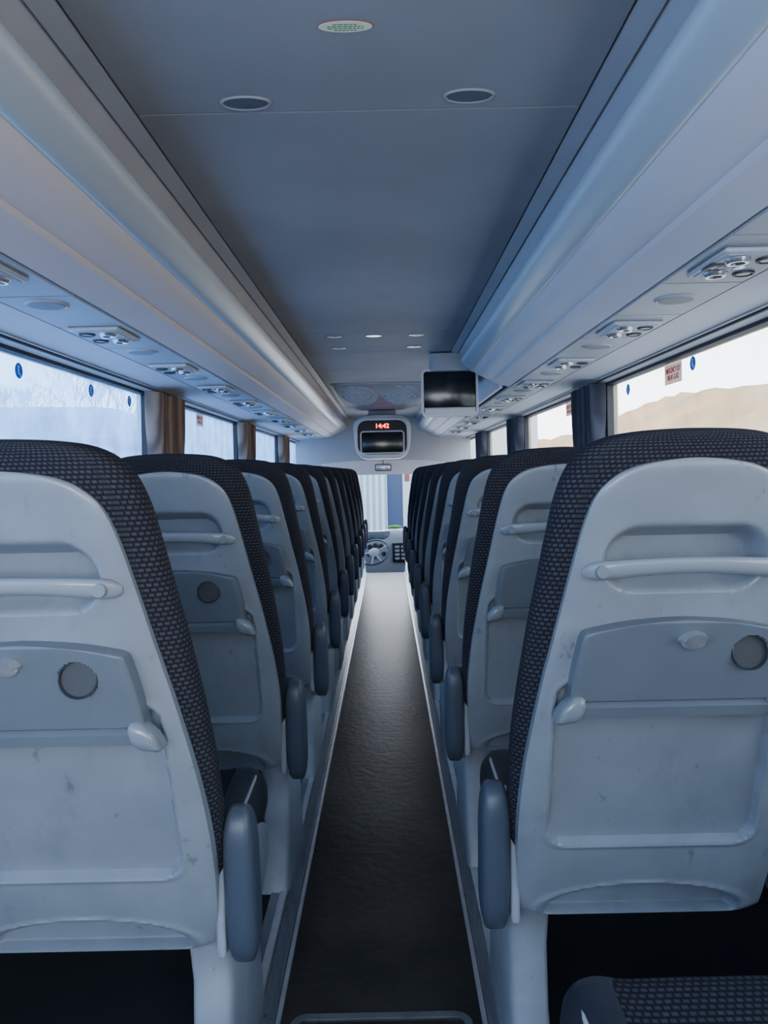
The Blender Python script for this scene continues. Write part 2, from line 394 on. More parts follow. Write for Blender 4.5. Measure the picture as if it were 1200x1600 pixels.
def make_seat(side, latch_x, cup_x):
    root = empty('coach_seat', (0, 0, 0.15), 'x', 'seat')
    shell = hgrid(shell_curve, 81, shell_y, 0.055)
    bc = make_back_cushion(); sc = make_seat_cushion(); tr = make_tray(cup_x)
    first = {}
    def part(key, mbf, name, m, parent, loc, mats=None, scl=None):
        if key in first:
            o = bpy.data.objects.new(name, first[key]); C.objects.link(o); o.location = loc; o.parent = parent
        else:
            o = mbf().build(name, m, parent, loc, mats=mats); first[key] = o.data
        if scl: o.scale = scl
        return o
    for cx, SC in ((0.478, None), (0.915, (0.86, 1, 1))):
        L = (side*cx, 0, -0.15); Z = (0, 0, 0)
        part('sh', lambda: shell, 'back_shell', M['shell'], root, L, scl=SC)
        part('bc', lambda: bc, 'back_cushion', M['fabric'], root, L, scl=SC)
        o = part('sc', lambda: sc, 'seat_cushion', M['fabric'], root, L, mats=[M['fabric'], M['leather']], scl=SC)
        def pip(sx):
            return lambda: MB().tube([(sx*0.206, 0.12, 0.604), (sx*0.206, 0.3, 0.610), (sx*0.206, 0.42, 0.613), (sx*0.200, 0.465, 0.607), (sx*0.190, 0.488, 0.590), (sx*0.180, 0.500, 0.562)], 0.0036, 8)
        for sx in (-1, 1): part('pi%d' % sx, pip(sx), 'piping', M['piping'], o, Z)
        def hd():
            # sculpted bar: flat oval section, ends swept back into the shell
            mb = MB(); rings = []; N = 36; n = 18
            for i in range(N+1):
                t = -1+2*i/N; t = math.sin(t*PI/2); x = 0.152*t
                k_ = math.sqrt(max(0.10, 1-abs(t)**12))
                z = 1.156-0.010*t*t; y = yb(1.153)-0.016+0.018*abs(t)**5
                hz = (0.0165-0.0035*(1-abs(t)**2))*k_; hy = 0.015*k_
                rings.append([(x, y+hy*sgp(math.cos(2*PI*k/n), 0.8)-SL*hz*math.sin(2*PI*k/n), z+hz*sgp(math.sin(2*PI*k/n), 0.8)) for k in range(n)])
            return mb.loft(rings)
        hh = part('hd', hd, 'grab_handle', M['handle'], root, L, scl=SC)
        for sx in (-1, 1):
            part('hc%d' % sx, (lambda sx=sx: MB().lathe([(0.0, -0.0010), (0.009, -0.0010), (0.0105, 0.008)], (sx*0.128, yb(1.153)-0.0245, 1.149), 'Y', 20)), 'pivot_cap', M['hinge'], hh, Z)
        t = part('tr', lambda: tr, 'tray_table', M['tray'], root, L, scl=SC)
        def cup():
            y0 = yb(1.020)
            return MB().lathe([(0.0, y0-0.0130), (0.0215, y0-0.0140), (0.0245, y0-0.032), (0.0258, y0-0.0380), (0.0272, y0-0.0372), (0.0280, y0-0.032)], (cup_x, 0, 1.020), 'Y', 32)
        part('cu', cup, 'cup_holder', M['cup'], t, Z)
        def latch():
            mb = MB(); yy = yb(1.04)-0.037; zc = 1.040
            pts = [(latch_x+0.024*math.cos(a), zc+0.017*math.sin(a)) for a in [PI*k/14 for k in range(15)]]
            pts += [(latch_x+0.019*math.cos(a), zc+0.013*math.sin(a)) for a in [PI+PI*k/14 for k in range(15)]]
            v = [(p[0], yy, p[1]) for p in pts]+[(latch_x+(p[0]-latch_x)*0.8, yy-(0.020 if p[1] >= zc+0.0005 else 0.004), zc+(p[1]-zc)*0.8) for p in pts]
            n = len(pts); f = [[i, (i+1) % n, n+(i+1) % n, n+i] for i in range(n)]+[list(range(n, 2*n))]
            return mb.add(v, f)
        part('la', latch, 'latch', M['handle'], t, Z)
        def hinge(sx):
            def g():
                # rounded clip at the tray corner, slanting outwards towards its foot
                mb = MB(); rings = []
                for u_, w, dp in ((0, 0.55, 0.5), (0.06, 0.82, 0.8), (0.2, 1.0, 1.0), (0.4, 1.0, 1.0), (0.6, 0.92, 0.92), (0.78, 0.74, 0.78), (0.90, 0.52, 0.60), (0.97, 0.30, 0.40), (1.0, 0.10, 0.2)):
                    z = 0.905+0.046*u_; n = 22; cxx = sx*(0.166-0.012*u_)
                    rings.append([(cxx+0.0225*w*sgp(math.cos(2*PI*k/n), 0.6), yb(z)-0.026+0.026*dp*sgp(math.sin(2*PI*k/n), 0.6), z+0.006*math.cos(2*PI*k/n)*-sx*w) for k in range(n)])
                return mb.loft(rings)
            return g
        for sx in (-1, 1): part('hi%d' % sx, hinge(sx), 'hinge', M['hinge'], t, Z)
    s = side
    make_armrest().build('armrest', M['arm'], root, (s*0.220, 0, -0.15))
    def P(x0, x1): return (min(s*x0, s*x1), max(s*x0, s*x1))
    b = MB(); x0, x1 = P(0.246, 0.262); b.rbox(x0, x1, -0.012, 0.11, 0.49, 0.69, 0.006, 3)
    b.build('armrest_bracket', M['side'], root, (0, 0, -0.15))
    b = MB(); rings = []
    for i in range(13):
        y = 0.06+0.33*i/12; k_ = math.sin(PI*(0.12+0.80*i/12))**0.5; n = 20
        rings.append([(s*(0.252+0.014*sgp(math.cos(2*PI*k/n), 0.6)), y, 0.515-0.03*(i/12)+0.085*k_*sgp(math.sin(2*PI*k/n), 0.7)) for k in range(n)])
    b.loft(rings).build('side_cover', M['side'], root, (0, 0, -0.15))
    for xa, xb in ((0.250, 0.332), (1.02, 1.08)):
        b = MB(); rings = []
        for z, ex, y0, y1 in ((0.15, 0.008, 0.02, 0.40), (0.165, 0.0, 0.03, 0.39), (0.28, -0.004, 0.055, 0.36), (0.40, -0.004, 0.06, 0.36), (0.47, 0.0, 0.05, 0.39), (0.49, 0.02, 0.035, 0.41), (0.508, 0.022, 0.035, 0.41)):
            xx0 = xa; xx1 = xb+ex; cx = (xx0+xx1)/2; hx = (xx1-xx0)/2; cy = (y0+y1)/2; hy = (y1-y0)/2; n = 28
            rings.append([(s*(cx+hx*sgp(math.cos(2*PI*k/n), 0.28)), cy+hy*sgp(math.sin(2*PI*k/n), 0.28), z) for k in range(n)])
        b.loft(rings).build('leg', M['leg'], root, (0, 0, -0.15))
    for ya in (0.09, 0.33):
        b = MB(); x0, x1 = P(0.30, 1.06); b.rbox(x0, x1, ya, ya+0.04, 0.455, 0.495, 0.006)
        b.build('cross_beam', M['dark'], root, (0, 0, -0.15))
    return root

ordn = ['nearest', 'second', 'third', 'fourth', 'fifth', 'sixth', 'seventh', 'eighth', 'ninth', 'tenth', 'eleventh']
left = make_seat(-1, -0.015, 0.082)
for k in range(11):
    o = left if k == 0 else copy_tree(left)
    o.location = (0, 1.244+0.752*k, 0.15)
    tag(o, ('nearest grey-backed coach seat pair left of the aisle, cut by the left edge' if k == 0 else
            'farthest coach seat pair left of the aisle, beside the dashboard end' if k == 10 else
            '%s coach seat pair from the camera on the left of the aisle' % ordn[k]), 'seat', 'coach seats along the aisle')
right = make_seat(1, 0.012, 0.100)
for k in range(0, 9):
    o = right if k == 0 else copy_tree(right)
    o.location = (0, 1.32+0.78*k, 0.15)
    tag(o, ('nearest coach seat with folded tray right of the aisle, back shown whole' if k == 0 else
            'farthest coach seat pair on the right of the aisle' if k == 8 else
            '%s coach seat pair from the camera on the right of the aisle' % ordn[k]), 'seat', 'coach seats along the aisle')
o = copy_tree(right); o.location = (0, 0.32, 0.15)
tag(o, 'back-row coach seat at the bottom right corner showing only its dotted cushion', 'seat', 'coach seats along the aisle')
for ch in o.children:
    if ch.name.startswith('seat_cushion'): ch.scale = (ch.scale[0], 1.38, 1)

# ------------------------------------------------------------------ floor
YR, YF = -1.0, 9.55
struct(MB().rbox(-0.252, 0.252, YR, YF, -0.03, 0, 0), 'floor', M['floor'])
for s, nm in ((-1, 'left'), (1, 'right')):
    x0, x1 = sorted((s*0.276, s*1.17))
    struct(MB().rbox(x0, x1, YR, YF, 0.0, 0.148, 0), 'floor_platform_'+nm, M['plat'])
    mb = MB(); pr = [(0.250, 0.0005), (0.252, 0.012)]
    z = 0.012
    for k in range(5):
        pr += [(0.262+0.002*k, z+0.004), (0.262+0.002*k, z+0.016), (0.252+0.002*k, z+0.019)]; z += 0.023
    pr += [(0.262, 0.140), (0.262, 0.152), (0.300, 0.154), (0.300, 0.148), (0.276, 0.146), (0.276, 0.0005)]
    mb.prism([(s*a, b) for a, b in pr], YR, YF)
    struct(mb, 'trim_%d' % (1 if s < 0 else 2), M['alu'], smooth=25)
    mb = MB().prism([(s*a, b) for a, b in [(0.238, 0.0005), (0.239, 0.005), (0.2495, 0.007), (0.2515, 0.0005)]], YR, YF)
    struct(mb, 'trim_%d' % (10 if s < 0 else 11), M['edge'])
    mb = MB().prism([(s*a, b) for a, b in [(0.258, 0.143), (0.256, 0.149), (0.258, 0.1555), (0.275, 0.1570), (0.275, 0.1545), (0.2615, 0.1525), (0.2615, 0.143)]], YR, YF)
    struct(mb, 'trim_%d' % (12 if s < 0 else 13), M['edge'])
h = empty('floor_hatch', (0, 1.5, 0), 'metal-framed hatch in the aisle floor at the bottom of the photo', 'hatch')
mb = MB()
def rring(x0, x1, y0, y1, r, w, z0, z1):
    def loop(o):
        pts = []
        for cx, cy, a0 in ((x1-r, y1-r, 0), (x0+r, y1-r, PI/2), (x0+r, y0+r, PI), (x1-r, y0+r, 1.5*PI)):
            for k in range(7):
                a = a0+PI/2*k/6; pts.append((cx+(r-o)*math.cos(a), cy+(r-o)*math.sin(a)))
        return pts
    A = loop(0); B = loop(w); n = len(A)
    v = [(p[0], p[1], z0) for p in A]+[(p[0], p[1], z1) for p in A]+[(p[0], p[1], z1) for p in B]+[(p[0], p[1], z0) for p in B]
    f = []
    for q in range(4):
        for k in range(n): f.append([q*n+k, q*n+(k+1) % n, ((q+1) % 4)*n+(k+1) % n, ((q+1) % 4)*n+k])
    return v, f
mb.add(*rring(-0.215, 0.215, -0.55, 0.265, 0.04, 0.018, 0.0, 0.006)); mb.build('hatch_frame', M['alu'], h)
MB().rbox(-0.196, 0.196, -0.53, 0.246, 0.0, 0.003, 0).build('hatch_cover', M['floor'], h)
struct(MB().rbox(-1.17, 1.17, YF+0.001, 11.34, -0.40, -0.36, 0), 'floor_front', M['plat'])
struct(MB().rbox(-1.17, 1.17, YF-0.02, YF, -0.36, -0.001, 0), 'trim_3', M['alud'])

# ------------------------------------------------------------------ walls & windows
ZS, ZT = 0.95, 1.742
spans = [(-0.7, 1.25), (1.75, 3.76), (4.20, 6.00), (6.48, 8.22), (8.70, 10.4)]
wn = 0
for s, nm in ((-1, 'left'), (1, 'right')):
    mb = MB(); xi, xo = 1.17, 1.23
    a, b = sorted((s*xi, s*xo))
    mb.rbox(a, b, YR, 11.4, -0.40, ZS, 0)
    mb.rbox(a, b, YR, 11.4, ZT, 2.10, 0)
    ys = [YR]+[v for sp in spans for v in sp]+[11.4]
    for i in range(0, len(ys), 2): mb.rbox(a, b, ys[i], ys[i+1], ZS, ZT, 0)
    struct(mb, 'wall_'+nm, M['wall'])
    for y0, y1 in spans:
        wn += 1
        mb = MB(); t = 0.022
        for (ya, yb_, za, zb) in ((y0, y1, ZS, ZS+t), (y0, y1, ZT-t, ZT), (y0, y0+t, ZS+t, ZT-t), (y1-t, y1, ZS+t, ZT-t)):
            mb.rbox(*sorted((s*(xi-0.004), s*(xo-0.01))), ya, yb_, za, zb, 0.003, 1)
        w = struct(mb, 'window_%d' % wn, M['rubber'])
        g = MB(); xg = s*(xi+0.03)
        g.add([(xg, y0+t, ZS+t), (xg, y1-t, ZS+t), (xg, y1-t, ZT-t), (xg, y0+t, ZT-t)], [[0, 1, 2, 3]])
        g.build('glass', M['glassL'] if s < 0 else M['glassR'], w)
    pr = [(0.955, 1.762), (1.02, 1.760), (1.08, 1.755), (1.13, 1.746), (1.165, 1.732), (1.169, 1.732), (1.169, 1.80), (0.955, 1.80)]
    struct(MB().prism([(s*x, z) for x, z in pr], YR, 10.4), 'trim_%d' % (4 if s < 0 else 5), M['header'], smooth=50)
    pr = [(0.441, 2.012), (0.476, 2.000), (0.481, 2.008), (0.487, 1.995), (0.515, 1.955), (0.545, 1.90), (0.60, 1.88), (0.60, 2.04), (0.441, 2.04)]
    struct(MB().prism([(s*x, z) for x, z in pr], YR, 9.8), 'trim_%d' % (6 if s < 0 else 7), M['cove'], smooth=20)
mb = MB(); sm = [YR, 1.45, 3.74, 4.35, 5.65, 8.05, 9.8]
for i in range(len(sm)-1): mb.rbox(-0.4355, 0.4355, sm[i]+0.003, sm[i+1]-0.003, 2.014, 2.035, 0.0)
mb.rbox(-0.45, 0.45, YR, 11.4, 2.036, 2.05, 0, mi=1)
struct(mb, 'ceiling', M['ceil'], mats=[M['ceil'], M['dark']])
struct(MB().rbox(-1.23, 1.23, YR, 11.4, 2.10, 2.13, 0), 'roof', M['wall'])
mb = MB(); mb.rbox(-1.23, 1.23, YR-0.06, YR, -0.4, 0.95, 0); mb.rbox(-1.23, 1.23, YR-0.06, YR, 1.85, 2.10, 0)
mb.rbox(-1.23, -1.05, YR-0.06, YR, 0.95, 1.85, 0); mb.rbox(1.05, 1.23, YR-0.06, YR, 0.95, 1.85, 0)
struct(mb, 'wall_rear', M['wall'])

# ------------------------------------------------------------------ luggage racks
def rack(s, y0, y1, label, caps=False):
    r = empty('luggage_rack', (s*0.7, y0, 1.75), label, 'luggage rack', 'overhead luggage racks')
    off = (-s*0.7, -y0, -1.75)
    pr = [(0.530, 1.872), (0.556, 1.846), (0.565, 1.838), (0.60, 1.822), (0.642, 1.806), (0.650, 1.795), (0.70, 1.777), (0.735, 1.765), (0.740, 1.775), (0.741, 1.86), (0.56, 1.90)]
    rings = []
    ysamp = [y0, y1] if not caps else [y0, y1-0.14, y1-0.10, y1-0.06, y1-0.03, y1-0.01, y1]
    for y in ysamp:
        t = 0 if not caps else max(0, (y-(y1-0.14))/0.14); k_ = math.sqrt(max(0, 1-t**2.2))*0.75+0.25 if t > 0 else 1
        rings.append([(s*(0.741+(x-0.741)*(0.5+0.5*k_)), y, 1.88+(z-1.88)*k_) for x, z in pr])
    MB().loft(rings).build('rack_underside', M['rack'], r, off, smooth=20)
    rings = []; n = 36; c = (0.511, 1.897); ang = math.atan2(-0.06, 0.072)
    for y in ysamp:
        t = 0 if not caps else max(0, (y-(y1-0.14))/0.14); k_ = math.sqrt(max(0.02, 1-t**2.5))
        ring = []
        for k in range(n):
            a = 2*PI*k/n; p = 0.048*sgp(math.cos(a), 0.7)*k_; q = 0.023*sgp(math.sin(a), 0.8)*k_
            ring.append((s*(c[0]+p*math.cos(ang)-q*math.sin(ang)+0.03*t), y, c[1]+p*math.sin(ang)+q*math.cos(ang)))
        rings.append(ring)
    MB().loft(rings).build('rail', M['rail'], r, off, smooth=60)
    return r
rack(-1, -0.9, 9.7, 'long overhead luggage rack with silver rail left of the aisle')
rack(1, -0.9, 4.25, 'overhead luggage rack with rounded end, nearer one right of the aisle', True)
rack(1, 6.4, 9.7, 'short far luggage rack on the right beyond the hanging television')
for s, nm in ((-1, 'left'), (1, 'right')):
    mb = MB(); y = -0.8
    while y < 9.6:
        ln = 0.38
        mb.rbox(*sorted((s*0.745, s*0.95)), y+0.004, y+ln-0.004, 1.762, 1.774, 0.001, 1); y += ln
    mb.rbox(*sorted((s*0.744, s*0.953)), -0.8, 9.6, 1.774, 1.80, 0, mi=1)
    o = mb.build('service_strip', M['strip'], mats=[M['strip'], M['dark']])
    tag(o, 'segmented grey service strip under the luggage rack on the %s' % nm, 'ceiling panel')
struct(MB().rbox(0.70, 0.72, 4.25, 6.4, 1.775, 2.04, 0.0), 'trim_8', M['rack'])

def console(s):
    r = empty('overhead_console', (0, 0, 0), 'x', 'console')
    mb = MB(); mb.rbox(-0.078, 0.078, -0.105, 0.105, -0.012, 0.0, 0.0058, 3); mb.build('panel', M['console'], r)
    MB().rbox(-0.066, 0.066, -0.092, 0.092, -0.0145, -0.0115, 0.001, 1).build('face_plate', M['strip'], r)
    for i, y in enumerate((-0.055, 0.055)):
        n = MB().lathe([(0.0, -0.017), (0.012, -0.018), (0.016, -0.024), (0.022, -0.024), (0.026, -0.019), (0.028, -0.012)], (s*-0.030, y, 0), 'Z', 22).build('air_nozzle', M['chrome'], r)
        MB().lathe([(0.0, -0.0195), (0.0125, -0.0195), (0.0135, -0.016)], (s*-0.030, y, 0), 'Z', 16).build('nozzle_core', M['dark'], n)
        l = MB().lathe([(0.0, -0.016), (0.016, -0.016), (0.020, -0.020), (0.024, -0.019), (0.025, -0.012)], (s*0.036, y, 0), 'Z', 22).build('reading_lamp', M['cup'], r)
        MB().lathe([(0.0, -0.0180), (0.0155, -0.0180), (0.0165, -0.015)], (s*0.036, y, 0), 'Z', 16).build('lens', M['lampoff'], l)
    MB().rbox(-0.012, 0.012, -0.012, 0.012, -0.019, -0.011, 0.0035).build('call_button', M['chrome'], r)
    return r
consoles = {}
for s, nm, ys0 in ((-1, 'left', 1.58), (1, 'right', 1.66)):
    base = console(s)
    for k in range(10):
        o = base if k == 0 else copy_tree(base)
        o.location = (s*0.845, ys0+0.76*k, 1.762)
        tag(o, ('reading lamp and air console marked 44 above the nearest right seat' if (s > 0 and k == 0) else
                '%s overhead lamp and air console from the camera on the %s side' % (ordn[k], nm)), 'console', 'overhead lamp and air consoles')
        consoles[(s, k)] = o
        if s > 0 and k in (3, 4, 5):
            for ch in o.children:
                if ch.name.startswith('reading_lamp'):
                    for g in ch.children: g.data = g.data.copy(); g.data.materials[0] = M['lampon']
nt_ = MB().rbox(-0.022, 0.022, -0.028, 0.028, -0.0165, -0.013, 0.0015).build('seat_number_tag', M['dark'], consoles[(1, 0)], (-0.052, 0.0, 0))
text_obj('44', 0.034, M['white'], 'lettering', nt_, Matrix.Translation((0, 0, -0.0172))@Matrix.Rotation(PI, 4, 'X'))
for s, nm, ys0 in ((-1, 'left', 1.94), (1, 'right', 2.03)):
    base = None
    for k in range(10):
        if base is None:
            base = empty('speaker', (0, 0, 0), 'x', 'speaker')
            MB().lathe([(0.0, -0.004), (0.045, -0.004), (0.050, -0.006), (0.054, -0.003), (0.055, 0.0)], (0, 0, 0), 'Z', 30).build('rim', M['strip'], base)
            MB().lathe([(0.0, -0.0065), (0.044, -0.0055), (0.046, -0.003)], (0, 0, 0), 'Z', 30).build('speaker_mesh', M['ceil'], base)
            o = base
        else: o = copy_tree(base)
        o.location = (s*0.845, ys0+0.76*k, 1.762)
        tag(o, '%s round ceiling speaker from the camera in the %s service strip' % (ordn[k], nm), 'speaker', 'round speakers in the service strips')

# ------------------------------------------------------------------ ceiling fittings
st = empty('oval_sticker', (-0.011, 1.175, 2.0135), 'oval mint sticker with red border on the ceiling near the top', 'sticker')
MB().lathe([(0, -0.0006), (0.0445, -0.0006), (0.0445, 0.0)], (0, 0, 0), 'Z', 40, 1, 0.362).build('border', M['red'], st)
MB().lathe([(0, -0.0012), (0.0432, -0.0012), (0.0432, 0.0)], (0, 0, 0), 'Z', 40, 1, 0.348).build('face', M['greenw'], st)
mb = MB()
for i, (w, y) in enumerate(((0.018, 0.0085), (0.029, 0.0035), (0.029, -0.0015), (0.020, -0.0065))):
    x = -w
    while x < w:
        l = random.uniform(0.004, 0.008); mb.rbox(x, min(x+l, w), y-0.0008, y+0.0008, -0.0018, -0.0013, 0); x += l+0.0016
mb.build('fine_print', M['greent'], st)
def ceiling_lamp(x, y, r, label, lit=False, sq=0.52):
    o = empty('ceiling_lamp', (x, y, 2.014), label, 'ceiling lamp', 'oval lamps set in the ceiling')
    MB().lathe([(r*0.86, 0.0), (r*0.88, -0.0025), (r*0.95, -0.004), (r, -0.0025), (r*1.02, 0.0)], (0, 0, 0), 'Z', 36, 1, sq).build('rim', M['ceil'], o)
    MB().lathe([(0, -0.0035), (r*0.5, -0.003), (r*0.86, -0.002), (r*0.87, 0.0)], (0, 0, 0), 'Z', 36, 1, sq).build('lens', M['lampon'] if lit else M['lampoff'], o)
ceiling_lamp(-0.215, 1.41, 0.049, 'nearest oval ceiling lamp on the left')
ceiling_lamp(0.212, 1.40, 0.049, 'nearest oval ceiling lamp on the right')
ceiling_lamp(-0.215, 3.84, 0.048, 'unlit left lamp in the middle ceiling row', False, 0.8)
ceiling_lamp(-0.012, 3.84, 0.048, 'only lit lamp, centre of the middle ceiling row', True, 0.7)
ceiling_lamp(0.212, 3.84, 0.048, 'unlit right lamp in the middle ceiling row', False, 0.8)
ceiling_lamp(-0.215, 4.20, 0.048, 'left lamp of the farther ceiling pair', False, 0.8)
ceiling_lamp(0.212, 4.20, 0.048, 'right lamp of the farther ceiling pair', False, 0.8)
hv = empty('roof_hatch', (0, 6.85, 2.014), 'roof vent hatch with two oval grilles before the clock', 'roof hatch')
MB().add(*rring(-0.40, 0.40, -1.0, 1.0, 0.12, 0.012, -0.008, 0.0)).build('frame', M['cove'], hv)
MB().rbox(-0.39, 0.39, -0.99, 0.99, -0.005, 0.0, 0.002).build('hatch_panel', M['ceil'], hv)
for x in (-0.195, 0.195):
    MB().lathe([(0, -0.009), (0.10, -0.009), (0.165, -0.008), (0.172, -0.003)], (0, 0, 0), 'Z', 36, 1, 5.0).build('oval_grille', M['grille'], hv, (x, 0, 0))

# ------------------------------------------------------------------ hanging television
tv = empty('television', (0.43, 4.42, 1.775), 'grey-framed television hanging on the right beside the rack end', 'television')
def bez(mb, w, h, t, b, y0, y1, r=0.02):
    v, f = rring(-w/2, w/2, -h/2, h/2, r, b, y0, y1)
    mb.add([(p[0], p[2], p[1]) for p in v], f)
    return mb
b = MB(); b.rbox(-0.168, 0.168, 0.012, 0.10, -0.140, 0.130, 0.03, 4); b.build('housing', M['tvframe'], tv)
bez(MB(), 0.342, 0.285, 0, 0.014, -0.004, 0.03, 0.035).build('bezel', M['lightgrey'], tv, (0, 0, -0.004))
MB().rbox(-0.157, 0.157, -0.002, 0.014, -0.092, 0.124, 0.006).build('screen', M['screen'], tv)
MB().rbox(-0.152, 0.152, -0.005, 0.013, -0.134, -0.094, 0.004).build('control_strip', M['lightgrey'], tv)
b = MB(); rings = []
for i in range(9):
    t = i/8; z = 0.125+0.105*t; w = 0.12+0.05*t; n = 20
    rings.append([(0.05*t+w*sgp(math.cos(2*PI*k/n), 0.5), 0.04+0.07*sgp(math.sin(2*PI*k/n), 0.5), z) for k in range(n)])
b.loft(rings).build('ceiling_mount', M['cove'], tv)

# ------------------------------------------------------------------ front pod with clock and screen
pod = empty('clock_and_screen_pod', (0.0, 8.3, 1.70), 'pale rounded ceiling pod with red digital clock above a dark screen', 'monitor pod')
b = MB(); rings = []
for i in range(15):
    t = -1+2*i/14; tt = math.sin(t*PI/2); z = 0.0+0.245*tt; k_ = math.sqrt(max(0.02, 1-abs(tt)**4)); w = (0.325+0.02*tt)*(0.55+0.45*k_); n = 32
    rings.append([(w*sgp(math.cos(2*PI*k/n), 0.5), 0.17+0.16*sgp(math.sin(2*PI*k/n), 0.4), z) for k in range(n)])
b.loft(rings).build('housing', M['lightgrey'], pod)
MB().rbox(-0.16, 0.16, 0.10, 0.24, 0.20, 0.31, 0.02).build('neck', M['cove'], pod)
bez(MB(), 0.60, 0.43, 0, 0.022, -0.018, 0.02, 0.12).build('bezel', M['lightgrey'], pod, (0, 0.0, -0.005))
d = MB().add(*(lambda q: ([(p[0], -0.004, p[1]) for p in q], [list(range(len(q)))]))([(0.279*sgp(math.cos(2*PI*k/48), 0.42), -0.005+0.197*sgp(math.sin(2*PI*k/48), 0.42)) for k in range(48)])).build('dark_face', M['dark'], pod)
MB().rbox(-0.235, 0.235, -0.012, 0.02, -0.175, 0.055, 0.014, 3).build('screen', M['screen'], pod)
bez(MB(), 0.50, 0.262, 0, 0.016, -0.015, 0.0, 0.04).build('screen_frame', M['tvframe'], pod, (0, 0, -0.06))
text_obj('14:42', 0.072, M['led'], 'clock_digits', d, Matrix.Translation((0, -0.0075, 0.122))@Matrix.Rotation(PI/2, 4, 'X'), 0.001)

# ------------------------------------------------------------------ front header, mirror, windscreen, dash
mb = MB(); N = 24; v = []
for i in range(N+1):
    x = -1.165+2.33*i/N; zb = 1.46-0.11*(abs(x)/1.17)**3
    v += [(x, 9.8, zb), (x, 9.8, 2.035), (x, 9.95, 2.035), (x, 9.95, zb)]
f = []
for i in range(N):
    for q in range(4): f.append([i*4+q, i*4+(q+1) % 4, (i+1)*4+(q+1) % 4, (i+1)*4+q])
mb.add(v, f); struct(mb, 'wall_front_header', M['front'])
mb = MB(); v = []
for i in range(N+1):
    x = -1.16+2.32*i/N; zb = 1.27-0.05*(abs(x)/1.17)**3; zt = 1.44-0.11*(abs(x)/1.17)**3
    v += [(x, 10.3, zb), (x, 10.3, zt+0.12), (x, 10.36, zt+0.12), (x, 10.36, zb)]
mb.add(v, f); struct(mb, 'trim_9', M['rack'])
mi = empty('interior_mirror', (-0.005, 9.9, 1.37), 'small interior mirror hanging at the windscreen header', 'mirror')
MB().rbox(-0.11, 0.11, -0.02, 0.02, -0.055, 0.045, 0.019, 3).build('mirror_housing', M['dark'], mi)
MB().rbox(-0.095, 0.095, -0.023, -0.018, -0.045, 0.035, 0.002).build('mirror_glass', M['chrome'], mi)
MB().tube([(0, 0.0, 0.04), (0, 0.03, 0.09), (0, 0.04, 0.13)], 0.012).build('stem', M['dark'], mi)
mb = MB(); mb.rbox(-1.23, 1.23, 11.34, 11.4, -0.4, 0.30, 0); mb.rbox(-1.23, 1.23, 11.34, 11.4, 1.85, 2.10, 0)
mb.rbox(-1.23, -1.15, 11.34, 11.4, 0.3, 1.85, 0); mb.rbox(1.15, 1.23, 11.34, 11.4, 0.3, 1.85, 0)
struct(mb, 'wall_front', M['wall'])
da = empty('dashboard', (0.1, 10.5, -0.36), 'grey driver dashboard with dark switch panel at the aisle end', 'dashboard')
b = MB(); rings = []
for x, k_ in ((-0.95, 0.90), (-0.6, 0.92), (-0.35, 0.94), (-0.2, 0.97), (0.0, 1.0), (0.35, 1.0), (0.7, 0.98), (0.95, 0.9)):
    prf = [(0.0, 0.05), (-0.04, 0.30), (-0.02, 0.50), (0.0, 0.58), (0.08, 0.70), (0.16, 0.79), (0.24, 0.815), (0.45, 0.80), (0.80, 0.70), (0.82, 0.02)]
    rings.append([(x, y, 0.02+z*k_) for y, z in prf])
b.loft(rings).build('dashboard_body', M['dash'], da, smooth=40)
MB().rbox(0.00, 0.32, -0.07, 0.06, 0.38, 0.66, 0.02, 3).build('switch_panel', M['dark'], da)
for i in range(3):
    for j in range(4): MB().rbox(0.035+0.09*i, 0.10+0.09*i, -0.078, -0.066, 0.42+0.055*j, 0.452+0.055*j, 0.003).build('switch', M['console'], da)
for x, z in ((-0.32, 0.60), (-0.24, 0.62), (-0.16, 0.61), (-0.33, 0.50), (-0.12, 0.50)):
    MB().lathe([(0, -0.040), (0.028, -0.040), (0.034, -0.034), (0.036, 0.03)], (x, 0.0, z), 'Y', 18).build('round_knob', M['cup'], da)
b = MB(); rings = []
for i in range(7):
    a = PI*(0.1+0.8*i/6); rings.append([(-0.45+0.42*k/11, 0.16-0.11*math.sin(a)*math.sin(PI*(k+0.5)/12)**0.4, 0.64+0.17*i/6) for k in range(12)]+[(-0.03-0.42*k/11, 0.25, 0.64+0.17*i/6) for k in range(12)])
b.loft(rings).build('instrument_cowl', M['tray'], da)
sw = empty('steering_wheel', (-0.16, 10.16, 0.20), 'steering wheel left of the switch panel at the aisle end', 'steering wheel', None, (R(44), R(-16), 0))
b = MB(); v = []; n1, n2 = 40, 10
for i in range(n1):
    a = 2*PI*i/n1
    for j in range(n2):
        q = 2*PI*j/n2; v.append(((0.215+0.012*math.cos(q))*math.cos(a), (0.215+0.012*math.cos(q))*math.sin(a), 0.012*math.sin(q)))
b.add(v, [[i*n2+j, i*n2+(j+1) % n2, ((i+1) % n1)*n2+(j+1) % n2, ((i+1) % n1)*n2+j] for i in range(n1) for j in range(n2)]).build('rim', M['arm'], sw)
MB().lathe([(0, 0.02), (0.05, 0.018), (0.075, 0.0), (0.06, -0.03), (0, -0.03)], (0, 0, 0), 'Z', 24).build('hub', M['console'], sw)
for a in (R(10), R(170), R(250), R(290)):
    MB().tube([(0.06*math.cos(a), 0.06*math.sin(a), -0.005), (0.21*math.cos(a), 0.21*math.sin(a), 0)], 0.011, 8).build('spoke', M['console'], sw)
MB().tube([(0, 0, -0.02), (0, 0.16, -0.30)], 0.035, 10).build('column', M['dash'], sw)
b = MB(); rings = []
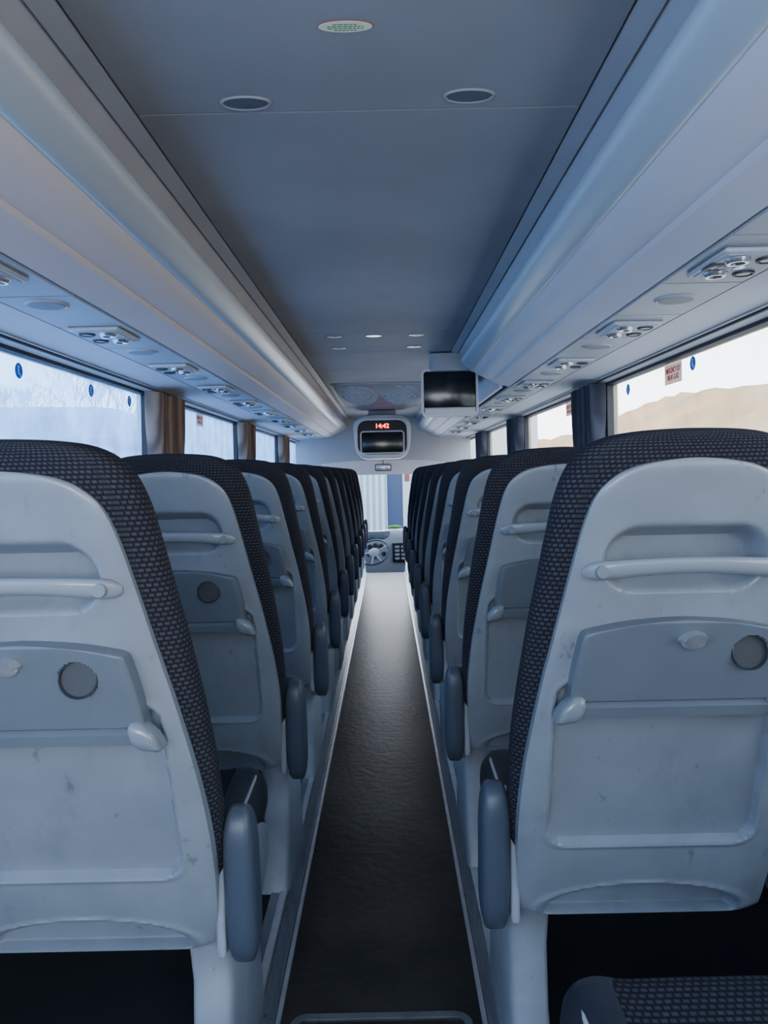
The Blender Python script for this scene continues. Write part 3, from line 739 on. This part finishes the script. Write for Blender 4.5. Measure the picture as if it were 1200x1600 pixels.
for i in range(9):
    t = -1+2*i/8; k_ = math.sqrt(max(0.03, 1-t*t)); n = 14
    rings.append([(0.11*t, 0.045*k_*math.cos(2*PI*k/n)*(1+0.2*math.sin(5*t)), 0.016+0.020*k_*math.sin(2*PI*k/n)*(1+0.3*math.sin(3*k))) for k in range(n)])
o = b.loft(rings).build('folded_vest', M['hiviz'], None, (0.14, 10.80, 0.482)); tag(o, 'green cloth bundled on top of the dashboard', 'cloth')

# ------------------------------------------------------------------ curtains
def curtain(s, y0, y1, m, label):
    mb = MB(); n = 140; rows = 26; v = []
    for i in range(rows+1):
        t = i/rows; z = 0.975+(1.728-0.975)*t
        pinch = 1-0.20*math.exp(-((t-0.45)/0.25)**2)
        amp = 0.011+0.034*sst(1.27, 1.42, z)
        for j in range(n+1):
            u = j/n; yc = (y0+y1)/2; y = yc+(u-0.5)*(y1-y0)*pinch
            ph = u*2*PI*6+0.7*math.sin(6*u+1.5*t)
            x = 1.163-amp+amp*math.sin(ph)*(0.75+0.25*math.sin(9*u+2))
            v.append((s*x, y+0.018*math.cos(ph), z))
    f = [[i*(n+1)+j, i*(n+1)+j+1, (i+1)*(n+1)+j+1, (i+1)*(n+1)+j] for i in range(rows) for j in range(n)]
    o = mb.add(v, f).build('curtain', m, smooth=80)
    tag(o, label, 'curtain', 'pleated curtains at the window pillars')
cl = ['nearest brown pleated curtain on the left window pillar', 'second brown pleated curtain from the camera on the left', 'third brown pleated curtain from the camera on the left']
cr = ['nearest backlit dark curtain on the right window pillar', 'second backlit dark curtain from the camera on the right', 'third backlit dark curtain from the camera on the right']
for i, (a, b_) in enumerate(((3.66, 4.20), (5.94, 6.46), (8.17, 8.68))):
    curtain(-1, a, b_, M['brown'], cl[i]); curtain(1, a+(0.06 if i == 0 else 0), b_, M['curtain_backlit'], cr[i])
for s, nm in ((-1, 'left'), (1, 'right')):
    o = MB().tube([(s*1.118, 1.4, 1.738), (s*1.118, 10.3, 1.738)], 0.006, 8).build('curtain_rail', M['dark'])
    tag(o, 'thin dark curtain rail above the %s windows' % nm, 'curtain rail')

# ------------------------------------------------------------------ stickers
def side_mtx(s):
    if s > 0: return Matrix(((0, 0, -1, 0), (-1, 0, 0, 0), (0, 1, 0, 0), (0, 0, 0, 1)))
    return Matrix(((0, 0, 1, 0), (1, 0, 0, 0), (0, 1, 0, 0), (0, 0, 0, 1)))
def round_sticker(s, y, z, label):
    o = empty('round_sticker', (s*1.1975, y, z), label, 'sticker', 'round blue stickers on the windows')
    m_ = side_mtx(s)
    def bake(mb, nm, m):
        mb.v = [tuple(m_@Vector(p)) for p in mb.v]; return mb.build(nm, m, o)
    bake(MB().add([(0.027*math.cos(2*PI*k/28), 0.027*math.sin(2*PI*k/28), 0.001) for k in range(28)], [list(range(28))]), 'disc', M['blue'])
    p = MB(); p.rbox(-0.007, 0.001, -0.010, 0.007, 0.0012, 0.002, 0); p.rbox(-0.007, 0.010, -0.012, -0.007, 0.0012, 0.002, 0); p.rbox(0.006, 0.010, -0.020, -0.008, 0.0012, 0.002, 0)
    p.lathe([(0, 0.002), (0.005, 0.002), (0.005, 0.0012)], (-0.003, 0.013, 0), 'Z', 14)
    bake(p, 'pictogram', M['white'])
round_sticker(-1, 2.49, 1.670, 'blue round sticker nearest the left edge on the big left window')
round_sticker(-1, 3.10, 1.670, 'blue round sticker in the middle of the big left window top')
round_sticker(-1, 3.56, 1.670, 'blue round sticker beside the nearest brown curtain')
round_sticker(1, 2.17, 1.670, 'blue round sticker at the right edge of the photo')
round_sticker(1, 2.76, 1.685, 'blue round sticker beside the red lettered window notice')
round_sticker(1, 3.50, 1.670, 'blue round sticker beside the nearest dark curtain')
def exit_sticker(s, y, z, label):
    o = empty('exit_sticker', (s*1.1975, y, z), label, 'sticker', 'emergency exit stickers')
    m_ = side_mtx(s); mb = MB(); mb.add([(-0.088, -0.040, 0.001), (0.088, -0.040, 0.001), (0.088, 0.040, 0.001), (-0.088, 0.040, 0.001)], [[0, 1, 2, 3]]); mb.v = [tuple(m_@Vector(p)) for p in mb.v]
    mb.build('backing', M['pinkw'], o)
    text_obj('EMERGENCY EXIT\nBREAK GLASS', 0.0205, M['red'], 'lettering', o, m_@Matrix.Translation((0, 0, 0.0018))@Matrix.Diagonal((0.92, 1.5, 1, 1)), 0.0002)
exit_sticker(1, 2.95, 1.672, 'emergency exit notice in red letters on the big right window')
exit_sticker(-1, 4.90, 1.672, 'red emergency exit notice on the second left window')
exit_sticker(1, 4.62, 1.672, 'red emergency exit notice on the second right window')

# ------------------------------------------------------------------ outside
GZ = -1.2
struct(MB().add([(-80, -40, GZ), (80, -40, GZ), (80, 220, GZ), (-80, 220, GZ)], [[0, 1, 2, 3]]), 'ground', M['asphalt'])
def parked(x, y, rz, label):
    r = empty('parked_coach', (x, y, GZ), label, 'coach', 'coaches parked outside the left windows', (0, 0, rz))
    b = MB(); rings = []
    for i, (yy, k_) in enumerate(((0.0, 0.80), (0.08, 0.90), (0.3, 0.98), (0.8, 1), (11, 1), (11.8, 0.97), (12, 0.9))):
        n = 32; rings.append([(1.25*k_**0.5*sgp(math.cos(2*PI*k/n), 0.3), yy+0.5*math.sin(2*PI*k/n)*(1-k_), 1.90+1.55*(k_ if math.sin(2*PI*k/n) > 0 else 1)*sgp(math.sin(2*PI*k/n), 0.3)) for k in range(n)])
    b.loft(rings).build('body', M['coachw'], r)
    MB().rbox(-1.05, 1.05, -0.06, 0.3, 1.35, 3.0, 0.12, 4).build('windscreen', M['coachg'], r)
    for sx in (-1, 1):
        MB().rbox(sx*1.24-0.03, sx*1.24+0.03, 1.0, 11.4, 1.7, 2.85, 0.02).build('side_glass', M['coachg'], r)
        for yy in (2.2, 8.8): MB().lathe([(0, -0.15), (0.48, -0.15), (0.5, 0.15), (0, 0.15)], (sx*1.15, yy, 0.5), 'X', 24).build('wheel', M['dark'], r)
        MB().tube([(sx*1.1, -0.05, 2.9), (sx*1.35, -0.3, 2.85), (sx*1.4, -0.35, 2.3)], 0.05, 8).build('mirror_arm', M['dark'], r)
parked(-4.3, 9.0, R(8), 'blue-grey coach parked outside, nearest of the three')
parked(-8.6, 11.5, R(8), 'blue-grey coach parked outside, middle of the three')
parked(-12.8, 14.0, R(8), 'blue-grey coach parked outside, farthest of the three')
def tree(x, y, h, label):
    mb = MB(); rnd = random.Random(int(x*31+y))
    def br(p, d, l, r, dep):
        q = p+d*l; mb.tube([p, (p+q)/2+Vector((rnd.uniform(-1, 1), rnd.uniform(-1, 1), 0))*l*0.05, q], [r, r*0.85, r*0.65], 5)
        if dep == 0: return
        for k in range(3 if dep > 1 else 5):
            nd = (d+Vector((rnd.uniform(-1, 1), rnd.uniform(-1, 1), rnd.uniform(-0.2, 0.7)))*0.8).normalized()
            br(q, nd, l*rnd.uniform(0.6, 0.8), r*0.55, dep-1)
    br(Vector((0, 0, 0)), Vector((0, 0, 1)), h*0.24, h*0.012, 6)
    tag(mb.build('bare_tree', M['bark'], None, (x, y, GZ)), label, 'tree', 'bare trees beyond the parked coaches')
tree(-21, 40, 12, 'bare tree beyond the coaches seen in the big left window')
tree(-20, 50, 15, 'tall bare tree farther off behind the parked coaches')
tree(-14, 40, 12, 'bare tree nearest the warehouse')
tree(-28, 48, 14, 'leftmost bare tree beyond the parked coaches')
mb = MB(); nx, ny = 60, 90; v = []
for j in range(ny+1):
    for i in range(nx+1):
        x = 6+i*1.3; y = -10+j*2.7
        z = GZ+(sst(7, 32, x)*9.6*(0.9+0.22*noise.noise(Vector((x*0.05, y*0.03, 0))))+noise.noise(Vector((x*0.3, y*0.3, 3)))*0.8*sst(9, 20, x)+noise.noise(Vector((x*0.9, y*0.9, 7)))*0.5*sst(12, 24, x))
        v.append((x, y, z))
f = [[j*(nx+1)+i, j*(nx+1)+i+1, (j+1)*(nx+1)+i+1, (j+1)*(nx+1)+i] for j in range(ny) for i in range(nx)]
mb.add(v, f); struct(mb, 'hillside', M['hill'], smooth=80)
wh = empty('warehouse', (0, 24, GZ), 'corrugated pale warehouse seen through the windscreen', 'building')
MB().rbox(-7, 0.05, 0, 8, 0, 6.5, 0.02).build('cladding', M['clad'], wh)
MB().rbox(0.05, 0.55, 0.02, 8, 0, 6.5, 0.01).build('blue_door', M['bluedoor'], wh)
MB().rbox(0.55, 5, 0.0, 8, 0, 6.5, 0.01).build('white_panel', M['panelw'], wh)
MB().rbox(0.62, 0.78, -0.03, 0.0, 2.2, 3.0, 0.01).build('brick_panel', M['brick'], wh)

# ------------------------------------------------------------------ light
w = bpy.data.worlds.new('World'); bpy.context.scene.world = w; w.use_nodes = True
nt = w.node_tree; bg = nt.nodes['Background']
tc = nt.nodes.new('ShaderNodeTexCoord'); sp = nt.nodes.new('ShaderNodeSeparateXYZ'); rp = nt.nodes.new('ShaderNodeValToRGB')
nt.links.new(tc.outputs['Generated'], sp.inputs[0]); nt.links.new(sp.outputs['Z'], rp.inputs['Fac']); nt.links.new(rp.outputs['Color'], bg.inputs['Color'])
rp.color_ramp.elements[0].position = 0.0; rp.color_ramp.elements[0].color = (0.94, 0.96, 1.0, 1)
rp.color_ramp.elements[1].position = 0.6; rp.color_ramp.elements[1].color = (0.50, 0.71, 1.0, 1)
bg.inputs['Strength'].default_value = 8.5
def area(name, loc, rot, sx, sy, e, col):
    l = bpy.data.lights.new(name, 'AREA'); l.shape = 'RECTANGLE'; l.size = sx; l.size_y = sy; l.energy = e; l.color = col
    o = bpy.data.objects.new(name, l); C.objects.link(o); o.location = loc; o.rotation_euler = rot
    return o
area('rear_fill_light', (0, -0.80, 1.30), (R(126), 0, 0), 1.9, 0.7, 20, (0.86, 0.92, 1.0))  # added fill behind the camera, tilted up to brighten ceiling and racks
area('windscreen_daylight', (0, 11.2, 0.9), (R(-98), 0, 0), 2.0, 1.2, 42, (0.95, 0.97, 1.0))

# ------------------------------------------------------------------ camera
cam = bpy.data.cameras.new('Camera'); co = bpy.data.objects.new('Camera', cam); C.objects.link(co)
cam.lens = 1150/1600*36; cam.sensor_width = 36; cam.sensor_fit = 'AUTO'
cam.shift_x = -4/1600; cam.shift_y = -62/1600; cam.clip_start = 0.02
co.location = (0.04, 0, 1.30); co.rotation_euler = (PI/2, R(1.2), 0)
bpy.context.scene.camera = co
